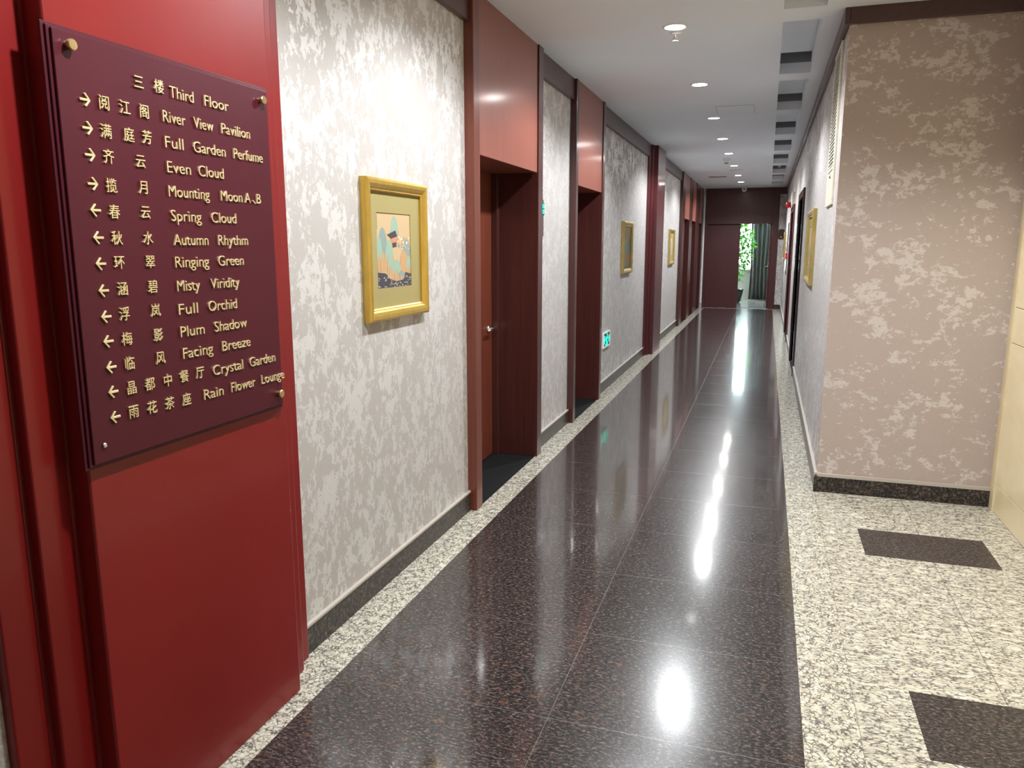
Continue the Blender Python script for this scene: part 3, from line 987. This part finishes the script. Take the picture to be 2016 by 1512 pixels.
def framed(loc, rz, W, H, seed, gilt, label, mount=True, glassy=False):
    """frame hung flat: local x = out of the wall, y across, z up from the lower edge"""
    r = empty('framed_painting', loc, label, 'picture', 'gilt framed paintings along the corridor')
    r.rotation_euler = (0, 0, rz)
    bw = 0.055
    # profile from the outer back edge over a rounded face to the sight edge
    prof = [(0.0, 0.0), (0.0, 0.030), (0.010, 0.036), (0.024, 0.035), (0.038, 0.029), (0.046, 0.022), (0.049, 0.024), (bw, 0.020), (bw, 0.006)]
    bm = NB()
    rings = []
    for ins, d in prof:
        rings.append([bm.verts.new((d, u, v)) for u, v in ((ins, ins), (W - ins, ins), (W - ins, H - ins), (ins, H - ins))])
    for a, b2 in zip(rings, rings[1:]):
        for i in range(4): bm.faces.new((a[i], a[(i + 1) % 4], b2[(i + 1) % 4], b2[i]))
    obj('frame', bm, gilt, r)
    bm = NB(); box(bm, 0.0005, 0.004, 0.01, W - 0.01, 0.01, H - 0.01); obj('backing', bm, M['black_door'], r)
    pu0, pu1, pv0, pv1 = (0.118, W - 0.150, 0.138, H - 0.140) if mount else (bw, W - bw, bw, H - bw)
    if mount:
        bm = NB()
        o0 = bw - 0.003
        for a in ((o0, pu0, o0, H - o0), (pu1, W - o0, o0, H - o0), (pu0, pu1, o0, pv0), (pu0, pu1, pv1, H - o0)):
            box(bm, 0.006, 0.010, *a)
        obj('mount', bm, M['mat'], r)
    p = painting_mesh(r, pu1 - pu0 + 0.004, pv1 - pv0 + 0.004, 0.0065, seed)
    p.location = (0, pu0 - 0.002, pv0 - 0.002)
    if glassy:
        bm = NB(); box(bm, 0.013, 0.0145, bw - 0.004, W - bw + 0.004, bw - 0.004, H - bw + 0.004); obj('glass', bm, M['glass'], r)
    return r


framed((XL + 0.001, 2.885, 1.222), 0, 0.60, 0.603, 1, M['gilt'], 'gilt framed landscape in a gold silk mount, the nearest one on the left wall')
framed((XL + 0.001, 8.95, 1.210), 0, 0.62, 0.602, 2, M['gilt_old'], 'dull gilt framed painting above the low green exit sign', False, True)
framed((XL + 0.001, 13.42, 1.205), 0, 0.72, 0.60, 3, M['gilt_old'], 'gilt framed painting just past the second red pilaster')
framed((XR - 0.001, 8.00, 1.205), PI, 0.98, 0.64, 4, M['gilt_old'], 'gilt framed painting on the right wall before the first dark doorway')
framed((XR - 0.001, 18.9, 1.22), PI, 0.75, 0.60, 5, M['gilt_old'], 'small gilt frame deep on the right wall close to the far wall')

# ------------------------------------------------------------------ ceiling lamps
def downlight(y, x, kind, label, group):
    r = empty('downlight', (x, y, HC), label, 'ceiling light', group)
    bm = NB(); lathe(bm, [(0.060, -0.001), (0.062, -0.006), (0.074, -0.005), (0.078, 0.0), (0.070, 0.002)], 36)
    obj('trim_ring', bm, M['white_gloss'], r, smooth=True)
    bm = NB(); lathe(bm, [(0.061, -0.002), (0.050, -0.0045), (0.025, -0.0055), (0.0, -0.006)], 36)
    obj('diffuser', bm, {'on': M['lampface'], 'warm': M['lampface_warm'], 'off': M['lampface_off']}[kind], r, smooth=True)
    if kind != 'off':
        d = LAMPS[kind]
        o = bpy.data.objects.new('lamp', d)
        o.location = (0, 0, -0.030)
        link(o, r)
    return r


LAMPS = {'on': spot('corridor spot', LAMP_W, LAMP_COL, 149, 0.42), 'warm': spot('lobby spot', LOBBY_W, LOBBY_COL, 116, 0.8)}
GL = 'round downlights in a row down the corridor ceiling'
for y, lab in ((5.16, 'nearest visible downlight, beside a sprinkler'), (7.0, 'second visible downlight from the camera'),
               (10.57, 'lit downlight just past the dim one'), (12.28, 'downlight right in front of the dome smoke detector'),
               (14.18, 'downlight in front of a round flush plate'), (16.15, 'last but one of the lit downlights, right of the small vent'),
               (17.85, 'farthest lit downlight, before the security camera')):
    downlight(y, -0.62, 'on', lab, GL)
downlight(8.85, -0.62, 'off', 'unlit downlight with a dark rim near the access panel', GL)
for y in (3.35, 1.6):
    downlight(y, -0.62, 'on', 'corridor downlight above and behind the viewer', GL)
for y in (3.9, 1.9):
    downlight(y, 1.08, 'warm', 'warm downlight over the pale lobby floor', 'warm downlights over the lobby floor')

# ------------------------------------------------------------------ small ceiling fittings
r = empty('sprinkler', (-0.632, 5.30, HC), 'white pendent sprinkler right behind the nearest downlight', 'sprinkler')
bm = NB(); lathe(bm, [(0.036, 0.0), (0.034, -0.006), (0.020, -0.010), (0.012, -0.011)], 24); obj('rosette', bm, M['white_gloss'], r, smooth=True)
bm = NB()
tube(bm, [(0, 0, -0.010), (0, 0, -0.028)], 0.008, 10)
for s in (-1, 1): tube(bm, [(0.007 * s, 0, -0.026), (0.014 * s, 0, -0.036), (0.006 * s, 0, -0.050)], 0.0025, 6)
obj('nozzle', bm, M['chrome'], r, smooth=True)
bm = NB(); lathe(bm, [(0.0, -0.050), (0.018, -0.050), (0.018, -0.053), (0.0, -0.054)], 18); obj('deflector', bm, M['white_gloss'], r)

r = empty('smoke_detector', (-0.69, 13.0, HC), 'white dome smoke detector hanging between two lit downlights', 'smoke detector')
bm = NB(); lathe(bm, [(0.060, 0.0), (0.058, -0.020), (0.046, -0.028)], 28); obj('base', bm, M['white'], r, smooth=True)
bm = NB(); lathe(bm, [(0.046, -0.028), (0.040, -0.060), (0.030, -0.062)], 28); obj('housing', bm, M['white'], r, smooth=True)
bm = NB(); lathe(bm, [(0.032, -0.060), (0.028, -0.082), (0.0, -0.084)], 24); obj('sensor_cap', bm, M['grey'], r, smooth=True)

bm = NB(); lathe(bm, [(0.125, 0.0), (0.122, -0.012), (0.10, -0.016), (0.0, -0.017)], 36)
o = tag(obj('ceiling_plate', bm, M['white'], smooth=True), 'flat round white plate on the ceiling among the far downlights', 'ceiling plate'); o.location = (-0.615, 14.95, HC)

r = empty('access_panel', (-0.38, 8.40, HC), 'square access hatch with thin dark seams beside the unlit downlight', 'access panel')
bm = NB(); box(bm, -0.18, 0.18, -0.25, 0.25, -0.002, -0.0005); obj('panel', bm, M['ceiling'], r)
bm = NB()
for a in ((-0.184, -0.180, -0.254, 0.254), (0.180, 0.184, -0.254, 0.254), (-0.184, 0.184, -0.258, -0.250), (-0.184, 0.184, 0.250, 0.254)):
    box(bm, *a, -0.0018, -0.0002)
obj('seam', bm, M['grey'], r)

r = empty('ceiling_vent', (-1.02, 16.35, HC), 'slim dark ceiling vent left of the far downlights', 'vent')
bm = NB()
for a in ((-0.17, 0.17, -0.06, -0.045), (-0.17, 0.17, 0.045, 0.06), (-0.17, -0.155, -0.045, 0.045), (0.155, 0.17, -0.045, 0.045)): box(bm, *a, -0.012, 0.0)
obj('frame', bm, M['grey'], r)
for q in range(4):
    bm = NB(); box(bm, -0.155, 0.155, -0.036 + q * 0.022, -0.026 + q * 0.022, -0.010, 0.0); obj('slat', bm, M['slot'], r)

r = empty('security_camera', (-0.60, YF - 0.03, 2.84), 'small white dome security camera at the top of the far wall', 'camera')
bm = NB(); box(bm, -0.035, 0.035, -0.02, 0.0, -0.02, 0.035); obj('bracket', bm, M['white_gloss'], r, 0.004)
bm = NB(); lathe(bm, [(0.0, -0.12), (0.046, -0.12), (0.056, -0.110), (0.058, -0.02), (0.04, -0.014)], 24, 'y'); obj('housing', bm, M['white_gloss'], r, smooth=True)
bm = NB(); lathe(bm, [(0.0, -0.130), (0.012, -0.129), (0.020, -0.123), (0.021, -0.118)], 20, 'y'); obj('lens', bm, M['cable'], r, smooth=True)

# services seen through the one open recess
bm = NB()
tube(bm, [(0.05, 14.5, 3.10), (0.09, 14.9, 2.99), (0.13, 15.3, 2.96), (0.14, 15.6, 3.02), (0.13, 15.85, 3.14)], 0.035, 14)
tag(obj('flexible_duct', bm, M['flex'], smooth=True), 'silver flexible duct showing in the open ceiling recess', 'duct')
bm = NB()
tube(bm, [(0.215, 14.45, 3.2), (0.222, 14.8, 3.05), (0.225, 15.2, 2.98), (0.226, 15.7, 3.0), (0.225, 15.86, 3.1)], 0.009, 8)
tag(obj('cable', bm, M['cable'], smooth=True), 'black cable drooping in the open ceiling recess', 'cable')

# ------------------------------------------------------------------ wall fittings
def clipped(w, h, c):
    """outline of a plaque with notched corners"""
    return [(c, 0), (w - c, 0), (w - c, c), (w, c), (w, h - c), (w - c, h - c), (w - c, h), (c, h), (c, h - c), (0, h - c), (0, c), (c, c)]


def plaque(loc, rz, label, lit):
    r = empty('room_plaque', loc, label, 'plaque')
    r.rotation_euler = (0, 0, rz)
    W, H = 0.15, 0.31
    F = lambda u, v, d: (d, u, v)
    bm = NB(); prism(bm, clipped(W, H, 0.022), F, 0.0, 0.014); obj('plate', bm, M['bronze'], r, 0.002)
    bm = NB(); prism(bm, clipped(W - 0.03, H - 0.05, 0.015), lambda u, v, d: (d, u + 0.015, v + 0.025), 0.014, 0.017); obj('inset', bm, M['mahogany'], r)
    if lit:
        bm = NB(); box(bm, 0.014, 0.026, 0.025, W - 0.02, 0.175, 0.265); obj('number_window', bm, M['green_dark'], r, 0.002)
        bm = NB()
        for a in ((0.055, 0.068, 0.185, 0.255), (0.078, 0.12, 0.185, 0.215), (0.078, 0.12, 0.225, 0.255)): box(bm, 0.026, 0.028, *a)
        obj('lit_digits', bm, M['green_lit'], r)
    bm = NB()
    lathe(bm, [(0.022, 0.014), (0.022, 0.020), (0.0, 0.021)], 18, 'x', (0, W / 2, 0.070))
    obj('emblem', bm, M['brass'], r)
    return r


plaque((XL, 5.46, 1.585), 0, 'bronze room plaque with a lit green window right of the nearest doorway', True)
p = plaque((0.232, YF, 1.665), -PI / 2, 'bronze room plaque on the narrow wallpaper strip right of the far door', False)
p.scale = (1, 0.9, 0.78)

# low exit sign: a running figure and an arrow
r = empty('exit_sign', (XL, 7.965, 0.462), 'small lit green exit sign low on the left wall past the second doorway', 'exit sign')
F = lambda u, v, d: (d, u, v)
W, H = 0.36, 0.165
bm = NB()
for a in ((0, W, 0, 0.014), (0, W, H - 0.014, H), (0, 0.014, 0.014, H - 0.014), (W - 0.014, W, 0.014, H - 0.014)): box(bm, 0.0, 0.018, *a)
obj('frame', bm, M['white_gloss'], r, 0.002)
bm = NB(); box(bm, 0.0, 0.011, 0.012, W - 0.012, 0.012, H - 0.012); obj('face', bm, M['green_dark'], r)
bm = NB()
lathe(bm, [(0.016, 0.011), (0.016, 0.013), (0.0, 0.0131)], 16, 'x', (0, 0.205, 0.132))
prism(bm, [(0.155, 0.060), (0.200, 0.060), (0.222, 0.112), (0.180, 0.114)], F, 0.011, 0.013)
prism(bm, [(0.165, 0.064), (0.195, 0.066), (0.172, 0.020), (0.120, 0.018), (0.122, 0.032), (0.160, 0.034)], F, 0.011, 0.013)
prism(bm, [(0.178, 0.064), (0.205, 0.064), (0.235, 0.046), (0.232, 0.016), (0.217, 0.016), (0.215, 0.038)], F, 0.011, 0.0131)
prism(bm, [(0.212, 0.110), (0.222, 0.098), (0.262, 0.082), (0.266, 0.094)], F, 0.011, 0.013)
prism(bm, [(0.182, 0.112), (0.172, 0.100), (0.135, 0.086), (0.132, 0.100)], F, 0.011, 0.013)
obj('running_figure', bm, M['green_lit'], r)
bm = NB()
prism(bm, [(0.028, 0.082), (0.078, 0.128), (0.090, 0.114), (0.066, 0.092), (0.112, 0.092), (0.112, 0.072), (0.066, 0.072), (0.090, 0.050), (0.078, 0.036)], F, 0.011, 0.013)
obj('arrow', bm, M['green_lit'], r)
bm = NB()
prism(bm, [(0.332, 0.082), (0.292, 0.122), (0.280, 0.110), (0.308, 0.082), (0.280, 0.054), (0.292, 0.042)], F, 0.011, 0.013)
obj('chevron', bm, M['green_lit'], r)

# louvred air grille on the right wall
VY0, VY1, VZ0, VZ1 = 5.40, 5.90, 1.80, 2.785
r = empty('air_grille', (XR, VY0, VZ0), 'tall cream louvred air grille high on the right wall next to the corner', 'vent')
loc = lambda y, z: (y - VY0, z - VZ0)
bm = NB()
Wv, Hv = VY1 - VY0, VZ1 - VZ0
for a in ((0, Wv, 0, 0.03), (0, Wv, Hv - 0.03, Hv), (0, 0.035, 0.03, Hv - 0.03), (Wv - 0.03, Wv, 0.03, Hv - 0.03), (0.035, Wv - 0.03, 0.225, 0.245)): box(bm, -0.014, 0.0, *a)
obj('frame', bm, M['cream'], r, 0.003)
bm = NB(); box(bm, -0.003, 0.0, 0.03, Wv - 0.03, 0.24, Hv - 0.03); obj('painted_cavity_dark', bm, M['dark'], r)  # black sheet painted in for the shaded depth behind the louvres
bm = NB(); box(bm, -0.008, 0.0, 0.035, Wv - 0.03, 0.03, 0.225); obj('cover_plate', bm, M['cream'], r, 0.002)
bm = NB(); lathe(bm, [(0.0, -0.020), (0.014, -0.018), (0.016, -0.008)], 14, 'x', (0, 0.22, 0.19)); obj('catch', bm, M['chrome'], r, smooth=True)
ns = 30
for q in range(ns):
    z = 0.252 + q * (Hv - 0.03 - 0.256) / ns
    bm = NB(); quadp = [(-0.0138, z), (-0.0138, z + 0.0085), (-0.0120, z + 0.0085), (-0.0120, z)]
    prism(bm, quadp, lambda u, v, d: (u, d, v), 0.035, Wv - 0.03)
    obj('louvre', bm, M['cream'], r)

# fire alarm gear deep on the right wall
r = empty('fire_alarm', (XR, 15.75, 2.28), 'red round fire alarm sounder high on the far part of the right wall', 'alarm')
bm = NB(); lathe(bm, [(0.055, 0.0), (0.055, -0.02), (0.045, -0.024)], 24, 'x'); obj('base', bm, M['red'], r, smooth=True)
bm = NB(); lathe(bm, [(0.040, -0.022), (0.062, -0.045), (0.060, -0.075), (0.035, -0.090), (0.0, -0.094)], 24, 'x'); obj('sounder', bm, M['red'], r, smooth=True)

r = empty('alarm_button', (XR, 15.95, 1.33), 'small red call point at mid height on the far part of the right wall', 'alarm button')
bm = NB(); box(bm, -0.040, 0.0, -0.06, 0.06, -0.06, 0.06); obj('case', bm, M['red'], r, 0.008)
bm = NB(); box(bm, -0.044, -0.039, -0.035, 0.035, -0.03, 0.03); obj('press_plate', bm, M['white_gloss'], r, 0.002)

r = empty('hose_cabinet', (XR, 15.95, 0.96), 'narrow dark wall cabinet behind the red call point', 'cabinet')
bm = NB(); box(bm, -0.012, 0.0, 0.10, 0.80, 0, 1.0); obj('frame', bm, M['far_door'], r, 0.003)
bm = NB(); box(bm, -0.016, -0.011, 0.15, 0.75, 0.05, 0.95); dr_ = obj('door', bm, M['mahogany'], r, 0.002)
bm = NB(); tube(bm, [(-0.016, 0.20, 0.45), (-0.03, 0.20, 0.47), (-0.03, 0.20, 0.55), (-0.016, 0.20, 0.57)], 0.005, 8); obj('handle', bm, M['chrome'], dr_, smooth=True)

r = empty('door_sign', (XR, 13.55, 2.19), 'cream boxed sign fixed over the second right doorway', 'sign')
bm = NB(); box(bm, -0.042, 0.0, 0.0, 0.45, 0.0, 0.20); obj('case', bm, M['cream'], r, 0.004)
bm = NB(); box(bm, -0.0445, -0.041, 0.03, 0.42, 0.03, 0.17); obj('face', bm, M['white_gloss'], r)
bm = NB(); lathe(bm, [(0.022, -0.03), (0.022, 0.0)], 14, 'z', (-0.02, 0.03, 0)); obj('junction_knob', bm, M['grey'], r, smooth=True)
